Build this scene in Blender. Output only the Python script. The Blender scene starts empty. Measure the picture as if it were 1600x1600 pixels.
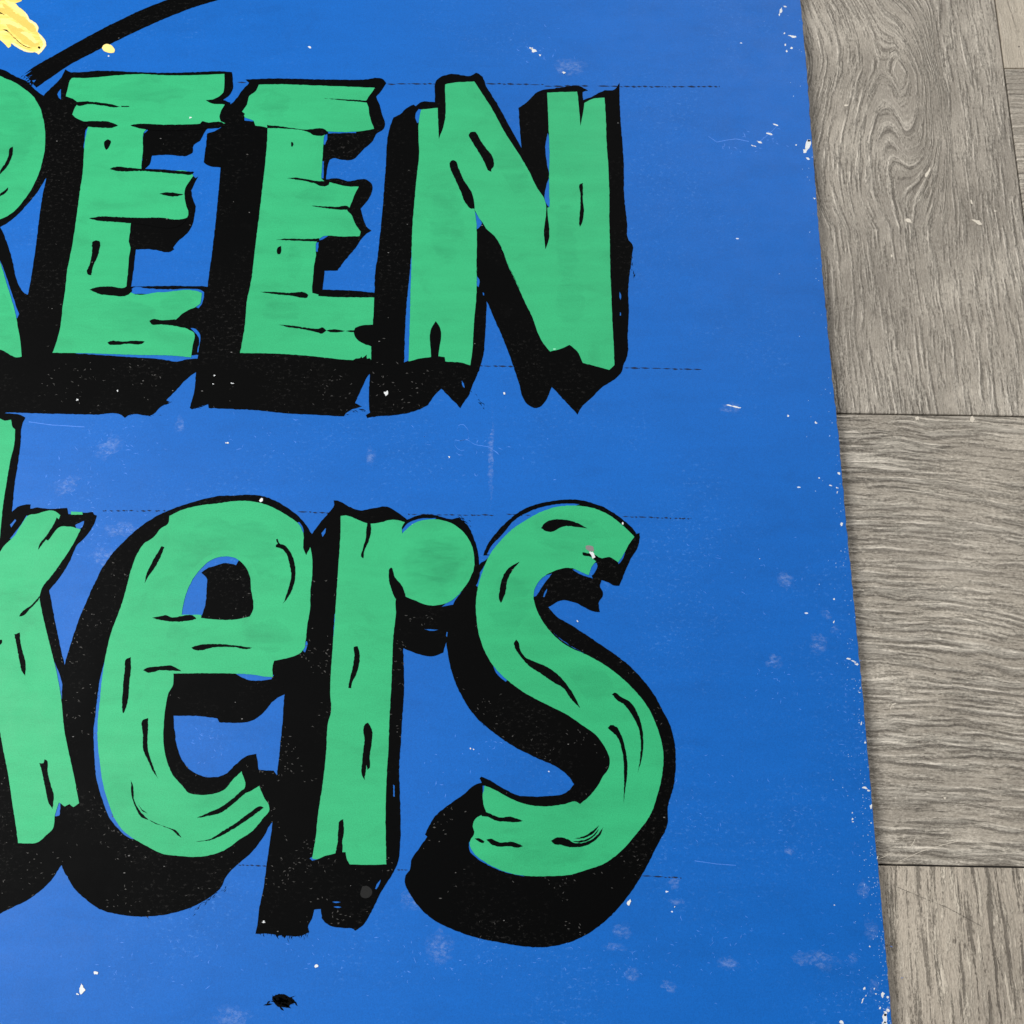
import bpy, math, random
from mathutils import Vector, Matrix
from mathutils.geometry import delaunay_2d_cdt
C = bpy.context.scene.collection
sc = bpy.context.scene

# ------------------------------------------------------------------ camera
F_PX, TILT, DIST = 1600.0, math.radians(15.68), 0.672      # focal length in px of a 1600 px frame
PANEL_TOP = 0.009                                          # the sign is a thin board lying on the floor (z = 0)
st, ct = math.sin(TILT), math.cos(TILT)
CAM = Vector((0.0, -DIST * st, DIST * ct + PANEL_TOP))
FWD, UP, RIGHT = Vector((0, st, -ct)), Vector((0, ct, st)), Vector((1, 0, 0))
cam = bpy.data.cameras.new('camera')
cam_ob = bpy.data.objects.new('camera', cam); C.objects.link(cam_ob)
cam_ob.location = CAM; cam_ob.rotation_euler = (TILT, 0, 0)
cam.sensor_width = cam.sensor_height = 36.0; cam.sensor_fit = 'HORIZONTAL'
cam.lens = 36.0 * F_PX / 1600.0
cam.clip_start = 0.01; cam.clip_end = 200
sc.camera = cam_ob

# ------------------------------------------------------------------ light: a room with soft ceiling light
w = bpy.data.worlds.new('World'); sc.world = w; w.use_nodes = True
bg = w.node_tree.nodes['Background']; bg.inputs[0].default_value = (0.97, 0.98, 1.0, 1); bg.inputs[1].default_value = 0.27

def area(name, loc, target, size, power, col):
    l = bpy.data.lights.new(name, 'AREA'); l.shape = 'RECTANGLE'; l.size, l.size_y = size; l.energy = power; l.color = col
    o = bpy.data.objects.new(name, l); C.objects.link(o); o.location = loc
    o.rotation_euler = (Vector(target) - Vector(loc)).to_track_quat('-Z', 'Y').to_euler()
area('window_light', (-1.35, -0.05, 1.55), (-0.1, 0, 0), (0.95, 0.95), 49, (1.0, 0.995, 0.98))
area('ceiling_light', (1.05, 2.2, 2.3), (0.15, 0.1, 0), (1.7, 1.2), 43, (1.0, 0.985, 0.96))

sc.view_settings.view_transform = 'Standard'; sc.view_settings.look = 'None'
sc.view_settings.exposure = 0.0; sc.view_settings.gamma = 1.0

# ------------------------------------------------------------------ helpers
def at(x, y, z=PANEL_TOP):
    """point of the plane at height z seen at photo pixel (x, y) of 1600"""
    r = FWD * F_PX + RIGHT * (x - 800) + UP * (800 - y)
    t = (z - CAM.z) / r.z
    return CAM + r * t

def crop(ox, oy, s):
    return lambda pts: [(ox + px / s, oy + py / s) for px, py in pts]
A, A2, B = crop(0, 0, 4), crop(0, 0, 8), crop(0, 300, 4)
Cc, D, Nn, O = crop(300, 50, 4), crop(300, 350, 4), crop(600, 80, 4), crop(560, 400, 1600 / 440)
K, L, M, P = crop(0, 620, 4), crop(0, 1020, 4), crop(360, 760, 4), crop(360, 1120, 4)
Q, S = crop(680, 760, 4), crop(680, 1120, 4)
I = lambda pts: list(pts)

rng = random.Random(7)
def smooth(pts, step=3.5, corner=48, jit=0.35, closed=True):
    """brush-drawn contour: Hermite through the points, sharp where the turn is strong, slightly unsteady"""
    n = len(pts); out = []
    V = [Vector((p[0], p[1])) for p in pts]
    def tang(i):
        a, b, c = V[i - 1], V[i], V[(i + 1) % n]
        u, v = b - a, c - b
        if u.length < 1e-6 or v.length < 1e-6: return None
        if math.degrees(u.angle(v)) > corner: return None
        d = (u.normalized() * v.length + v.normalized() * u.length)
        return d.normalized()
    T = [tang(i) for i in range(n)]
    for i in range(n):
        p, q = V[i], V[(i + 1) % n]
        l = (q - p).length
        if l < 1e-6: continue
        d = (q - p) / l
        t0 = (T[i] or d) * l; t1 = (T[(i + 1) % n] or d) * l
        k = max(1, int(l / step))
        for j in range(k):
            s = j / k; s2 = s * s; s3 = s2 * s
            v = p * (2*s3 - 3*s2 + 1) + t0 * (s3 - 2*s2 + s) + q * (-2*s3 + 3*s2) + t1 * (s3 - s2)
            if jit: v = v + Vector((rng.gauss(0, jit), rng.gauss(0, jit)))
            out.append((v.x, v.y))
    return out

def inside(p, poly):
    x, y = p; r = False; j = len(poly) - 1
    for i in range(len(poly)):
        xi, yi = poly[i]; xj, yj = poly[j]
        if (yi > y) != (yj > y) and x < (xj - xi) * (y - yi) / (yj - yi) + xi: r = not r
        j = i
    return r

def paint(name, contours, z, h, mat, parent=None, step=3.5, jit=0.17, corner=48, label=None, islands=(), plane=None):
    """a film of paint: outer contour less its holes, plus any islands; top at z, thickness h"""
    verts, faces = [], []
    for group in [contours] + [[i] for i in islands]:
        cs = [smooth(c, step=step, jit=jit, corner=corner) for c in group]
        pv, pe = [], []
        for c in cs:
            o = len(pv); pv += [Vector(p) for p in c]; pe += [(o + k, o + (k + 1) % len(c)) for k in range(len(c))]
        V2, E2, F2, _, _, _ = delaunay_2d_cdt(pv, pe, [], 1, 1e-4)
        keep = []
        for f in F2:
            m = sum((V2[i] for i in f), Vector((0, 0))) / len(f)
            if inside(m, cs[0]) and not any(inside(m, q) for q in cs[1:]): keep.append(tuple(f))
        o = len(verts); n = len(V2)
        P3 = [at(v.x, v.y) if plane is None else at(v.x, v.y, plane) for v in V2]
        verts += [(p.x, p.y, h / 2) for p in P3] + [(p.x, p.y, -h / 2) for p in P3]
        cnt = {}
        for f in keep:
            a_, b_, c_ = [P3[i] for i in f[:3]]
            if (b_ - a_).cross(c_ - a_).z < 0: f = f[::-1]
            faces.append(tuple(o + i for i in f))
            for i in range(len(f)): cnt[(f[i], f[(i + 1) % len(f)])] = 1
        for (i, j) in cnt:
            if (j, i) not in cnt: faces.append((o + i, o + n + i, o + n + j, o + j))
    used = sorted({i for f in faces for i in f}); remap = {i: k for k, i in enumerate(used)}
    verts = [verts[i] for i in used]; faces = [tuple(remap[i] for i in f) for f in faces]
    cx = sum(v[0] for v in verts) / len(verts); cy = sum(v[1] for v in verts) / len(verts)
    me = bpy.data.meshes.new(name); me.from_pydata([(x - cx, y - cy, q) for x, y, q in verts], [], faces); me.update()
    me.materials.append(mat)
    o = bpy.data.objects.new(name, me); C.objects.link(o)
    wl = Vector((cx, cy, z - h / 2))
    if parent: o.parent = parent; o.location = wl - WORLD[parent.name]
    else: o.location = wl
    WORLD[o.name] = wl
    if label: o['label'] = label
    return o
WORLD = {}

# ------------------------------------------------------------------ materials
def lin(r, g, b):
    f = lambda c: c / 12.92 if c <= 0.04045 else ((c + 0.055) / 1.055) ** 2.4
    return (f(r / 255), f(g / 255), f(b / 255), 1)

class NT:
    def __init__(s, name):
        s.m = bpy.data.materials.new(name); s.m.use_nodes = True
        s.t = s.m.node_tree; s.b = s.t.nodes['Principled BSDF']
        s.tc = s.t.nodes.new('ShaderNodeTexCoord'); s.geo = s.t.nodes.new('ShaderNodeNewGeometry')
    def link(s, a, b): s.t.links.new(a, b)
    def val(s, sock, v):
        if isinstance(v, bpy.types.NodeSocket): s.link(v, sock)
        else: sock.default_value = v
    def mapping(s, vec, scale=(1, 1, 1), rot=(0, 0, 0), loc=(0, 0, 0)):
        n = s.t.nodes.new('ShaderNodeMapping'); s.link(vec, n.inputs[0])
        n.inputs['Scale'].default_value = scale; n.inputs['Rotation'].default_value = rot; n.inputs['Location'].default_value = loc
        return n.outputs[0]
    def noise(s, vec, scale, detail=3, rough=0.55, dist=0.0, out=0):
        n = s.t.nodes.new('ShaderNodeTexNoise'); s.link(vec, n.inputs['Vector'])
        n.inputs['Scale'].default_value = scale; n.inputs['Detail'].default_value = detail
        n.inputs['Roughness'].default_value = rough; n.inputs['Distortion'].default_value = dist
        return n.outputs[out]
    def ramp(s, f, stops):
        n = s.t.nodes.new('ShaderNodeValToRGB'); s.link(f, n.inputs[0]); e = n.color_ramp.elements
        while len(e) < len(stops): e.new(0.5)
        for i, (p, c) in enumerate(stops):
            e[i].position = p; e[i].color = c if isinstance(c, tuple) else (c, c, c, 1)
        return n.outputs[0]
    def mix(s, f, a, b, mode='MIX'):
        n = s.t.nodes.new('ShaderNodeMix'); n.data_type = 'RGBA'; n.blend_type = mode
        s.val(n.inputs[0], f); s.val(n.inputs[6], a); s.val(n.inputs[7], b)
        return n.outputs[2]
    def math(s, op, a, b=0.0, clamp=False):
        n = s.t.nodes.new('ShaderNodeMath'); n.operation = op; n.use_clamp = clamp
        s.val(n.inputs[0], a); s.val(n.inputs[1], b)
        return n.outputs[0]
    def vadd(s, a, b):
        n = s.t.nodes.new('ShaderNodeVectorMath'); n.operation = 'ADD'; s.val(n.inputs[0], a); s.val(n.inputs[1], b)
        return n.outputs[0]
    def vscale(s, a, k):
        n = s.t.nodes.new('ShaderNodeVectorMath'); n.operation = 'SCALE'; s.link(a, n.inputs[0]); s.val(n.inputs['Scale'], k)
        return n.outputs[0]
    def bump(s, h, dist, strength=1.0):
        n = s.t.nodes.new('ShaderNodeBump'); n.inputs['Distance'].default_value = dist; n.inputs['Strength'].default_value = strength
        s.link(h, n.inputs['Height']); s.link(n.outputs[0], s.b.inputs['Normal'])
    def sep(s, v):
        n = s.t.nodes.new('ShaderNodeSeparateXYZ'); s.link(v, n.inputs[0]); return n.outputs

def paint_mat(name, col, dark, rough, spec=0.4, speck=0.0, dust=None, streak=0.06, speck_col=(0.75, 0.8, 0.85, 1), speck_scale=150):
    n = NT(name); pos = n.geo.outputs['Position']
    big = n.noise(pos, 5, 2)
    c = n.mix(n.ramp(big, [(0.3, 0.0), (0.7, 1.0)]), col, dark)
    # brushed / rolled streaks in the film and a fine tooth
    st_ = n.noise(n.mapping(pos, (16, 95, 1), (0, 0, math.radians(12))), 1, 3)
    c = n.mix(n.ramp(st_, [(0.35, 0.0), (0.75, streak)]), c, (0, 0, 0, 1))
    lap = n.noise(n.mapping(pos, (1, 1.8, 1), (0, 0, 0.3)), 26, 4, 0.65, 0.8)      # overlapping brush passes
    c = n.mix(1.0, c, n.ramp(lap, [(0.30, 1 - streak * 1.0), (0.46, 1.0), (0.7, 1.0 + streak * 0.4)]), 'MULTIPLY')
    tooth = n.noise(pos, 1500, 2, 0.7)
    c = n.mix(1.0, c, n.ramp(tooth, [(0.25, 0.84), (0.5, 1.0), (0.75, 1.14)]), 'MULTIPLY')
    if dust:      # pale rubbed patches with a grain of their own
        patch = n.ramp(n.noise(pos, 13, 4, 0.6), [(0.47, 0.02), (0.66, 1.0)])
        grain = n.ramp(n.noise(n.mapping(pos, (1, 1.5, 1)), 320, 5, 0.78), [(0.56, 0.0), (0.66, 1.0)])
        c = n.mix(n.math('MULTIPLY', n.math('MULTIPLY', patch, grain), dust[0]), c, dust[1])
        haze_ = n.ramp(n.noise(pos, 34, 4, 0.65), [(0.64, 0.0), (0.85, 1.0)])
        c = n.mix(n.math('MULTIPLY', n.math('MULTIPLY', haze_, n.ramp(grain, [(0, 0.4), (1, 1.0)])), dust[0] * 0.22), c, dust[1])
    if speck:     # pin-prick chips
        v = n.t.nodes.new('ShaderNodeTexVoronoi'); v.inputs['Scale'].default_value = speck_scale; n.link(n.mapping(pos, (0.62, 1.25, 1), (0, 0, 0.4)), v.inputs['Vector'])
        pick = n.math('GREATER_THAN', n.sep(v.outputs['Color'])[0], 1 - speck)
        dot = n.math('LESS_THAN', n.math('ADD', v.outputs['Distance'], n.math('MULTIPLY', n.noise(pos, 900, 2), 0.16)), 0.17)
        c = n.mix(n.math('MULTIPLY', n.math('MULTIPLY', pick, dot), 0.8), c, speck_col)
    n.link(c, n.b.inputs['Base Color'])
    rr = n.ramp(n.noise(pos, 55, 4, 0.6), [(0.3, rough - 0.02), (0.75, rough + 0.05)])
    n.link(rr, n.b.inputs['Roughness']); n.b.inputs['Specular IOR Level'].default_value = spec
    h = n.math('ADD', n.math('MULTIPLY', st_, 0.5), n.math('MULTIPLY', n.noise(pos, 420, 3), 0.5))
    n.bump(h, 0.00008, 0.5)
    return n.m

BLUE = paint_mat('blue_sign_enamel', (0.0030, 0.112, 0.455, 1), (0.0024, 0.101, 0.41, 1), 0.50, 0.19, 0.010, (0.30, (0.11, 0.30, 0.74, 1)), 0.06)
GREEN = paint_mat('green_sign_enamel', (0.031, 0.405, 0.168, 1), (0.026, 0.365, 0.148, 1), 0.50, 0.20, 0.003, None, 0.10, (0.3, 0.75, 0.5, 1))
BLACK = paint_mat('black_sign_enamel', (0.0009, 0.0010, 0.0011, 1), (0.0014, 0.0014, 0.0014, 1), 0.55, 0.03, 0.04, (1.0, (0.022, 0.021, 0.020, 1)), 0.0, (0.20, 0.195, 0.19, 1), 260)
LINE = paint_mat('dark_blue_chalk_line', (0.006, 0.02, 0.07, 1), (0.004, 0.015, 0.05, 1), 0.7, 0.2)
WHITE = paint_mat('white_primer', (0.72, 0.74, 0.74, 1), (0.6, 0.62, 0.63, 1), 0.6, 0.3)
WEAR = paint_mat('pale_worn_paint', (0.34, 0.47, 0.72, 1), (0.25, 0.4, 0.7, 1), 0.6, 0.3)
GREY = paint_mat('bare_metal_grey', (0.25, 0.23, 0.22, 1), (0.16, 0.15, 0.15, 1), 0.5, 0.4)
OCHRE = paint_mat('ochre_sign_enamel', (0.80, 0.53, 0.12, 1), (0.77, 0.50, 0.10, 1), 0.45, 0.3)
CREAM = paint_mat('cream_sign_enamel', (0.86, 0.70, 0.26, 1), (0.85, 0.68, 0.22, 1), 0.45, 0.3)
PALE = paint_mat('white_edge_enamel', (0.84, 0.74, 0.40, 1), (0.82, 0.70, 0.33, 1), 0.45, 0.3)
def yellow_mat():
    n = NT('yellow_sign_enamel'); pos = n.geo.outputs['Position']
    g = n.noise(n.mapping(pos, (70, 320, 1), (0, 0, math.radians(-38))), 1, 4, 0.6, 0.6)
    c = n.ramp(g, [(0.32, (0.78, 0.50, 0.10, 1)), (0.47, (0.84, 0.63, 0.15, 1)), (0.66, (0.87, 0.73, 0.27, 1))])
    n.link(c, n.b.inputs['Base Color']); n.b.inputs['Roughness'].default_value = 0.42; n.b.inputs['Specular IOR Level'].default_value = 0.3
    n.bump(g, 0.0003, 0.6)
    return n.m
YELLOW = yellow_mat()
def scuff_mat():
    n = NT('rubbed_scuff'); pos = n.geo.outputs['Position']
    n.b.inputs['Base Color'].default_value = (0.30, 0.47, 0.85, 1); n.b.inputs['Roughness'].default_value = 0.7
    gx = n.sep(n.tc.outputs['Generated'])
    dx, dy = n.math('SUBTRACT', gx[0], 0.5), n.math('SUBTRACT', gx[1], 0.5)
    r = n.math('SQRT', n.math('ADD', n.math('MULTIPLY', dx, dx), n.math('MULTIPLY', dy, dy)))
    fall = n.ramp(n.math('ADD', r, n.math('MULTIPLY', n.math('SUBTRACT', n.noise(pos, 130, 3), 0.5), 0.5)), [(0.16, 1.0), (0.46, 0.0)])
    g = n.ramp(n.noise(n.mapping(pos, (1, 1.6, 1), (0, 0, 0.5)), 300, 5, 0.75), [(0.45, 0.05), (0.66, 0.85)])
    n.link(n.math('MULTIPLY', g, n.math('MULTIPLY', fall, 0.36)), n.b.inputs['Alpha'])
    return n.m
SCUFF = scuff_mat()
def edge_mat():
    n = NT('worn_board_edge'); pos = n.geo.outputs['Position']
    c = n.ramp(n.noise(pos, 160, 4, 0.7), [(0.45, (0.012, 0.09, 0.38, 1)), (0.6, (0.25, 0.27, 0.3, 1))])
    n.link(c, n.b.inputs['Base Color']); n.b.inputs['Roughness'].default_value = 0.7
    return n.m
EDGE = edge_mat()

def wood_mat(name, seed, light, mid, dark, along=28, across=190, hi=0.5, lo=0.55, mottle=0.3, wob=0.010, cath=None, tilt=0.0, dark_across=None, dark_along=None, soft=0.12, emboss_shade=0.0, ragged=1.0):
    """embossed wood-print vinyl: pale raised streaks, dark pores and painted ridge shade on a mottled ground; grain runs along local X.
    cath = (along origin, across centre, steepness, roundness) of a cathedral figure"""
    n = NT(name); oc = n.tc.outputs['Object']
    k = lambda v, f: n.math('MULTIPLY', n.math('SUBTRACT', v, 0.5), f)
    p = n.mapping(oc, rot=(0, 0, tilt))
    wv = n.noise(n.mapping(p, (7, 11, 1), loc=(seed, 2 * seed, 0)), 1, 3, 0.55, out=1)
    pw = n.vadd(p, n.vscale(n.vadd(wv, (-0.5, -0.5, -0.5)), wob * 2))
    xyz = n.sep(pw); x, y = xyz[0], xyz[1]
    if cath:
        dx, dy = n.math('SUBTRACT', x, cath[0]), n.math('SUBTRACT', y, cath[1])
        mk = n.math('MULTIPLY', n.ramp(n.math('MULTIPLY', n.math('ABSOLUTE', dx), 5.0), [(0.15, 1.0), (0.50, 0.0)]),
                    n.ramp(n.math('ADD', n.math('MULTIPLY', dy, 10.0), 0.5), [(0.05, 0.0), (0.38, 1.0)]))
        rt = n.math('SQRT', n.math('ADD', n.math('MULTIPLY', dy, dy), cath[3] ** 2))
        y = n.math('ADD', dy, n.math('MULTIPLY', mk, n.math('ADD', n.math('DIVIDE', dx, cath[2]), n.math('SUBTRACT', rt, dy))))
    cb = n.t.nodes.new('ShaderNodeCombineXYZ'); n.link(x, cb.inputs[0]); n.link(y, cb.inputs[1]); cb.inputs[2].default_value = seed
    q = cb.outputs[0]
    da, dl = dark_across or across * 1.15, dark_along or along
    fine = n.noise(n.mapping(q, (along, across, 1), loc=(seed * 7, seed * 3, 0)), 1, 5, 0.66, 0.25)
    if emboss_shade:      # shade of the embossing, painted dark along the lower flank of each pale ridge
        fine2 = n.noise(n.mapping(q, (along, across, 1), loc=(seed * 7, seed * 3 + emboss_shade * across, 0)), 1, 5, 0.66, 0.25)
    else:
        fine2 = n.noise(n.mapping(q, (dl, da, 1), loc=(seed * 2, seed * 5, 0)), 1, 5, 0.66, 0.25)
    hair = n.noise(n.mapping(q, (along * 3.0, across * 2.6, 1), loc=(1, 5, 0)), 1, 4, 0.72, 0.15)
    blot = n.noise(n.mapping(p, (13, 19, 1), loc=(seed * 5, 0, 0)), 1, 4, 0.6, 0.4)
    pores = n.noise(n.mapping(p, (380, 800, 1)), 1, 3, 0.8)
    brk = n.math('ADD', k(hair, 0.34 * ragged), k(pores, 0.26 * ragged))
    am = n.noise(n.mapping(p, (11, 17, 1), loc=(0, seed * 9, 0)), 1, 3, 0.55)
    amp = n.ramp(am, [(0.34, 0.30), (0.62, 1.0)])
    up = n.math('MULTIPLY', n.ramp(n.math('ADD', fine, brk), [(hi, 0.0), (hi + soft * 1.3, 1.0)]), amp)
    dn = n.math('MULTIPLY', n.ramp(n.math('SUBTRACT', fine2, brk), [(lo, 0.0), (lo + soft, 1.0)]), n.math('ADD', n.math('MULTIPLY', amp, 0.6), 0.4))
    ground = n.math('ADD', n.math('ADD', k(blot, mottle * 2.2), k(hair, 0.9)), n.math('ADD', k(pores, 1.35), k(fine, 0.6)))
    c = n.ramp(n.math('ADD', ground, 0.5), [(0.10, tuple(0.62 * a_ + 0.38 * b_ for a_, b_ in zip(dark, mid))), (0.5, mid), (0.9, tuple(0.35 * a_ + 0.65 * b_ for a_, b_ in zip(mid, light)))])
    tone = n.noise(n.mapping(p, (4.5, 6.5, 1), loc=(seed * 4, seed, 0)), 1, 3, 0.55, 0.3)
    c = n.mix(1.0, c, n.ramp(tone, [(0.33, (0.82, 0.815, 0.81, 1)), (0.66, (1.20, 1.195, 1.18, 1))]), 'MULTIPLY')
    c = n.mix(n.math('MULTIPLY', dn, 0.82), c, dark)
    c = n.mix(n.math('MULTIPLY', up, n.math('SUBTRACT', 0.88, n.math('MULTIPLY', dn, 0.0 if emboss_shade else 0.75))), c, light)
    n.link(c, n.b.inputs['Base Color'])
    h = n.math('SUBTRACT', n.math('ADD', n.math('MULTIPLY', up, 0.5), n.math('MULTIPLY', ground, 0.45)), n.math('MULTIPLY', dn, 0.6))
    n.link(n.ramp(n.math('ADD', h, 0.5), [(0.1, 0.60), (1.0, 0.36)]), n.b.inputs['Roughness'])
    n.b.inputs['Specular IOR Level'].default_value = 0.5
    n.bump(h, 0.0011, 1.0)
    return n.m

# ------------------------------------------------------------------ floor: grey vinyl planks, laid both ways
ROT = math.radians(-1.0)
def flr(x, y):
    p = at(x, y, 0.0); c, s = math.cos(-ROT), math.sin(-ROT)
    return Vector((p.x * c - p.y * s, p.x * s + p.y * c))
v0 = (flr(1307, 646).y + flr(1600, 650.5).y) / 2
v1 = (flr(1372, 1351).y + flr(1600, 1355.5).y) / 2
vC = flr(1585, 106.7).y
u0 = (flr(1554, 0).x + flr(1598, 315).x) / 2
W = v0 - v1
GAP = 0.0011
fm = bpy.data.meshes.new('floor')
R_ = 9.0
fm.from_pydata([(-R_, -R_, 0), (R_, -R_, 0), (R_, R_, 0), (-R_, R_, 0)], [], [(0, 1, 2, 3)])
gm = NT('floor_joint_dark'); gm.b.inputs['Base Color'].default_value = (0.018, 0.014, 0.011, 1); gm.b.inputs['Roughness'].default_value = 0.9
fm.materials.append(gm.m)
floor = bpy.data.objects.new('floor', fm); C.objects.link(floor); floor['kind'] = 'structure'
floor.location = (0, 0, -0.0025); floor.rotation_euler = (0, 0, ROT)
WORLD['floor'] = Vector((0, 0, -0.0025))

def plank_mesh(lx, ly, rnd):
    """plank with a small eased and slightly ragged edge; local X is the grain"""
    bev = 0.0006; vs = []; fs = []
    hx, hy = lx / 2 - GAP / 2, ly / 2 - GAP / 2
    def ring(inset, z, jit):
        out = []; nx, ny = 14, 6
        for k in range(nx): out.append((-hx + 2 * hx * k / nx, -hy))
        for k in range(ny): out.append((hx, -hy + 2 * hy * k / ny))
        for k in range(nx): out.append((hx - 2 * hx * k / nx, hy))
        for k in range(ny): out.append((-hx, hy - 2 * hy * k / ny))
        r = []
        for (x, y) in out:
            sx, sy = (hx - inset) / hx, (hy - inset) / hy
            r.append((x * sx + rnd.uniform(-jit, jit), y * sy + rnd.uniform(-jit, jit), z))
        return r
    r0, r1, r2 = ring(0, 0.0, 0), ring(0.0, 0.0021, 0.00008), ring(bev, 0.0025, 0.00012)
    m = len(r0); vs = r0 + r1 + r2
    for a in (0, m):
        for k in range(m): fs.append((a + k, a + (k + 1) % m, a + m + (k + 1) % m, a + m + k))
    fs.append(tuple(range(2 * m, 3 * m)))
    me = bpy.data.meshes.new('plank'); me.from_pydata(vs, [], fs); me.update()
    return me
WL, WM, WD = (0.80, 0.73, 0.62, 1), (0.36, 0.32, 0.265, 1), (0.095, 0.081, 0.065, 1)
SL, SM, SD = (0.66, 0.60, 0.51, 1), (0.345, 0.308, 0.258, 1), (0.14, 0.121, 0.098, 1)
pa = flr(1388, 170)
wood = {
    'A': wood_mat('vinyl_wood_fine', 1.0, SL, SM, SD, 22, 300, 0.47, 0.53, 0.75, 0.008, (pa.y - (v0 + 2 * W), -(pa.x - (u0 - W / 2)), 3.6, 0.010), emboss_shade=0.0013, ragged=1.25),
    'B': wood_mat('vinyl_wood_pale', 2.3, (0.62, 0.55, 0.45, 1), (0.46, 0.405, 0.325, 1), (0.28, 0.24, 0.19, 1), 18, 200, 0.52, 0.62, 0.2),
    'C': wood_mat('vinyl_wood_ribbed', 3.1, WL, WM, WD, 8, 260, 0.48, 0.50, 0.15, 0.004, emboss_shade=-0.0013, ragged=0.5),
    'D': wood_mat('vinyl_wood_rough', 4.6, WL, WM, WD, 18, 270, 0.475, 0.49, 0.42, 0.013, None, math.radians(3), emboss_shade=0.0015, ragged=0.8),
    'E': wood_mat('vinyl_wood_lined', 5.2, (0.64, 0.57, 0.465, 1), (0.43, 0.375, 0.305, 1), (0.085, 0.071, 0.055, 1), 30, 280, 0.52, 0.535, 0.24, 0.007, None, 0.0, 240, 12, 0.07),
}
prnd = random.Random(3)
planks = {}
def plank(x0, x1, y0, y1, along, m, key=None):
    lx, ly = (x1 - x0, y1 - y0) if along == 'x' else (y1 - y0, x1 - x0)
    o = bpy.data.objects.new('plank', plank_mesh(lx, ly, prnd)); C.objects.link(o); o.parent = floor
    o.data.materials.append(wood[m])
    o.location = ((x0 + x1) / 2, (y0 + y1) / 2, 0); o.rotation_euler = (0, 0, 0 if along == 'x' else math.pi / 2)
    if key: planks[key] = o
    return o
for k in range(-5, 1):                                   # upright planks, far side of the joint
    plank(u0 + (k - 1) * W, u0 + k * W, v0, v0 + 4 * W, 'y', 'A' if k == 0 else 'EAEAD'[k + 5], 'A' if k == 0 else None)
plank(u0, u0 + 3 * W, v0, vC, 'x', 'C', 'C')
plank(u0, u0 + W, vC, vC + 4 * W, 'y', 'B', 'B')
plank(u0 + W, u0 + 2 * W, vC, vC + 4 * W, 'y', 'E'); plank(u0 + 2 * W, u0 + 3 * W, vC, vC + 4 * W, 'y', 'A')
plank(u0 - 2.2 * W, u0 + 0.8 * W, v1, v0, 'x', 'D', 'D')
plank(u0 - 5 * W, u0 - 2.2 * W, v1, v0, 'x', 'C'); plank(u0 + 0.8 * W, u0 + 3 * W, v1, v0, 'x', 'C')
for k in range(-5, 4):
    plank(u0 + (k - 1) * W, u0 + k * W, v1 - 3 * W, v1, 'y', 'E' if k == 0 else 'AEDEABAEA'[k + 5], 'E' if k == 0 else None)

# ------------------------------------------------------------------ the sign
sign = bpy.data.objects.new('painted_sign', None); C.objects.link(sign)
sign.location = (0, 0, 0); WORLD['painted_sign'] = Vector((0, 0, 0)); sign.empty_display_size = 0.1
sign['label'] = 'bright blue hand-painted sign board with green plank letters GREEN and kers, lying on wood-look floor'
sign['category'] = 'sign'

# board: right edge as it runs in the photo, the rest goes on outside the frame
redge = [(1243, -90), (1251, 0), (1260, 100), (1267.5, 200), (1275.5, 300), (1283, 400), (1292.5, 500), (1302, 600), (1307.5, 650),
         (1312.5, 700), (1321, 800), (1331, 900), (1340.5, 1000), (1350, 1100), (1358.5, 1200), (1367, 1300), (1377, 1400), (1386, 1500), (1394.5, 1600), (1404, 1720), (1411, 1800)]
er = random.Random(5)
edge_pts = []
for (a, b) in zip(redge, redge[1:]):
    k = 14
    for j in range(k):
        t = j / k
        edge_pts.append((a[0] + (b[0] - a[0]) * t + er.gauss(0, 0.35), a[1] + (b[1] - a[1]) * t))
edge_pts.append(redge[-1])
board_out = [at(x, y) for x, y in edge_pts]
xl, yt, yb = at(-900, 800).x, at(800, -420).y, at(800, 2050).y
top_r = Vector((board_out[0].x - 0.004, yt, 0)); bot_r = Vector((board_out[-1].x + 0.004, yb, 0))
loop = [Vector((xl, yb, 0)), Vector((xl, yt, 0)), top_r] + board_out + [bot_r]
loop = loop[::-1]
me = bpy.data.meshes.new('panel'); nL = len(loop)
top = [(p.x, p.y, PANEL_TOP) for p in loop]; mid = [(p.x, p.y, PANEL_TOP - 0.0004) for p in loop]; bot = [(p.x, p.y, 0.004) for p in loop]
cx = sum(p.x for p in loop) / nL; cy = sum(p.y for p in loop) / nL
inn = []
for i, p in enumerate(loop):
    a, b = loop[i - 1], loop[(i + 1) % nL]
    d = (b - a); nrm = Vector((-d.y, d.x, 0)).normalized()
    inn.append((p.x + nrm.x * 0.0004, p.y + nrm.y * 0.0004, PANEL_TOP))
vs = inn + mid + bot
fs = [tuple(range(nL))]
for a in (0, nL):
    for k in range(nL): fs.append((a + k, a + nL + k, a + nL + (k + 1) % nL, a + (k + 1) % nL))
fs.append(tuple(range(3 * nL - 1, 2 * nL - 1, -1)))
me.from_pydata(vs, [], fs); me.update()
me.materials.append(BLUE); me.materials.append(EDGE)
for i, f in enumerate(me.polygons): f.material_index = 0 if i == 0 else 1
panel = bpy.data.objects.new('panel', me); C.objects.link(panel); panel.parent = sign; WORLD['panel'] = Vector((0, 0, 0))

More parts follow.
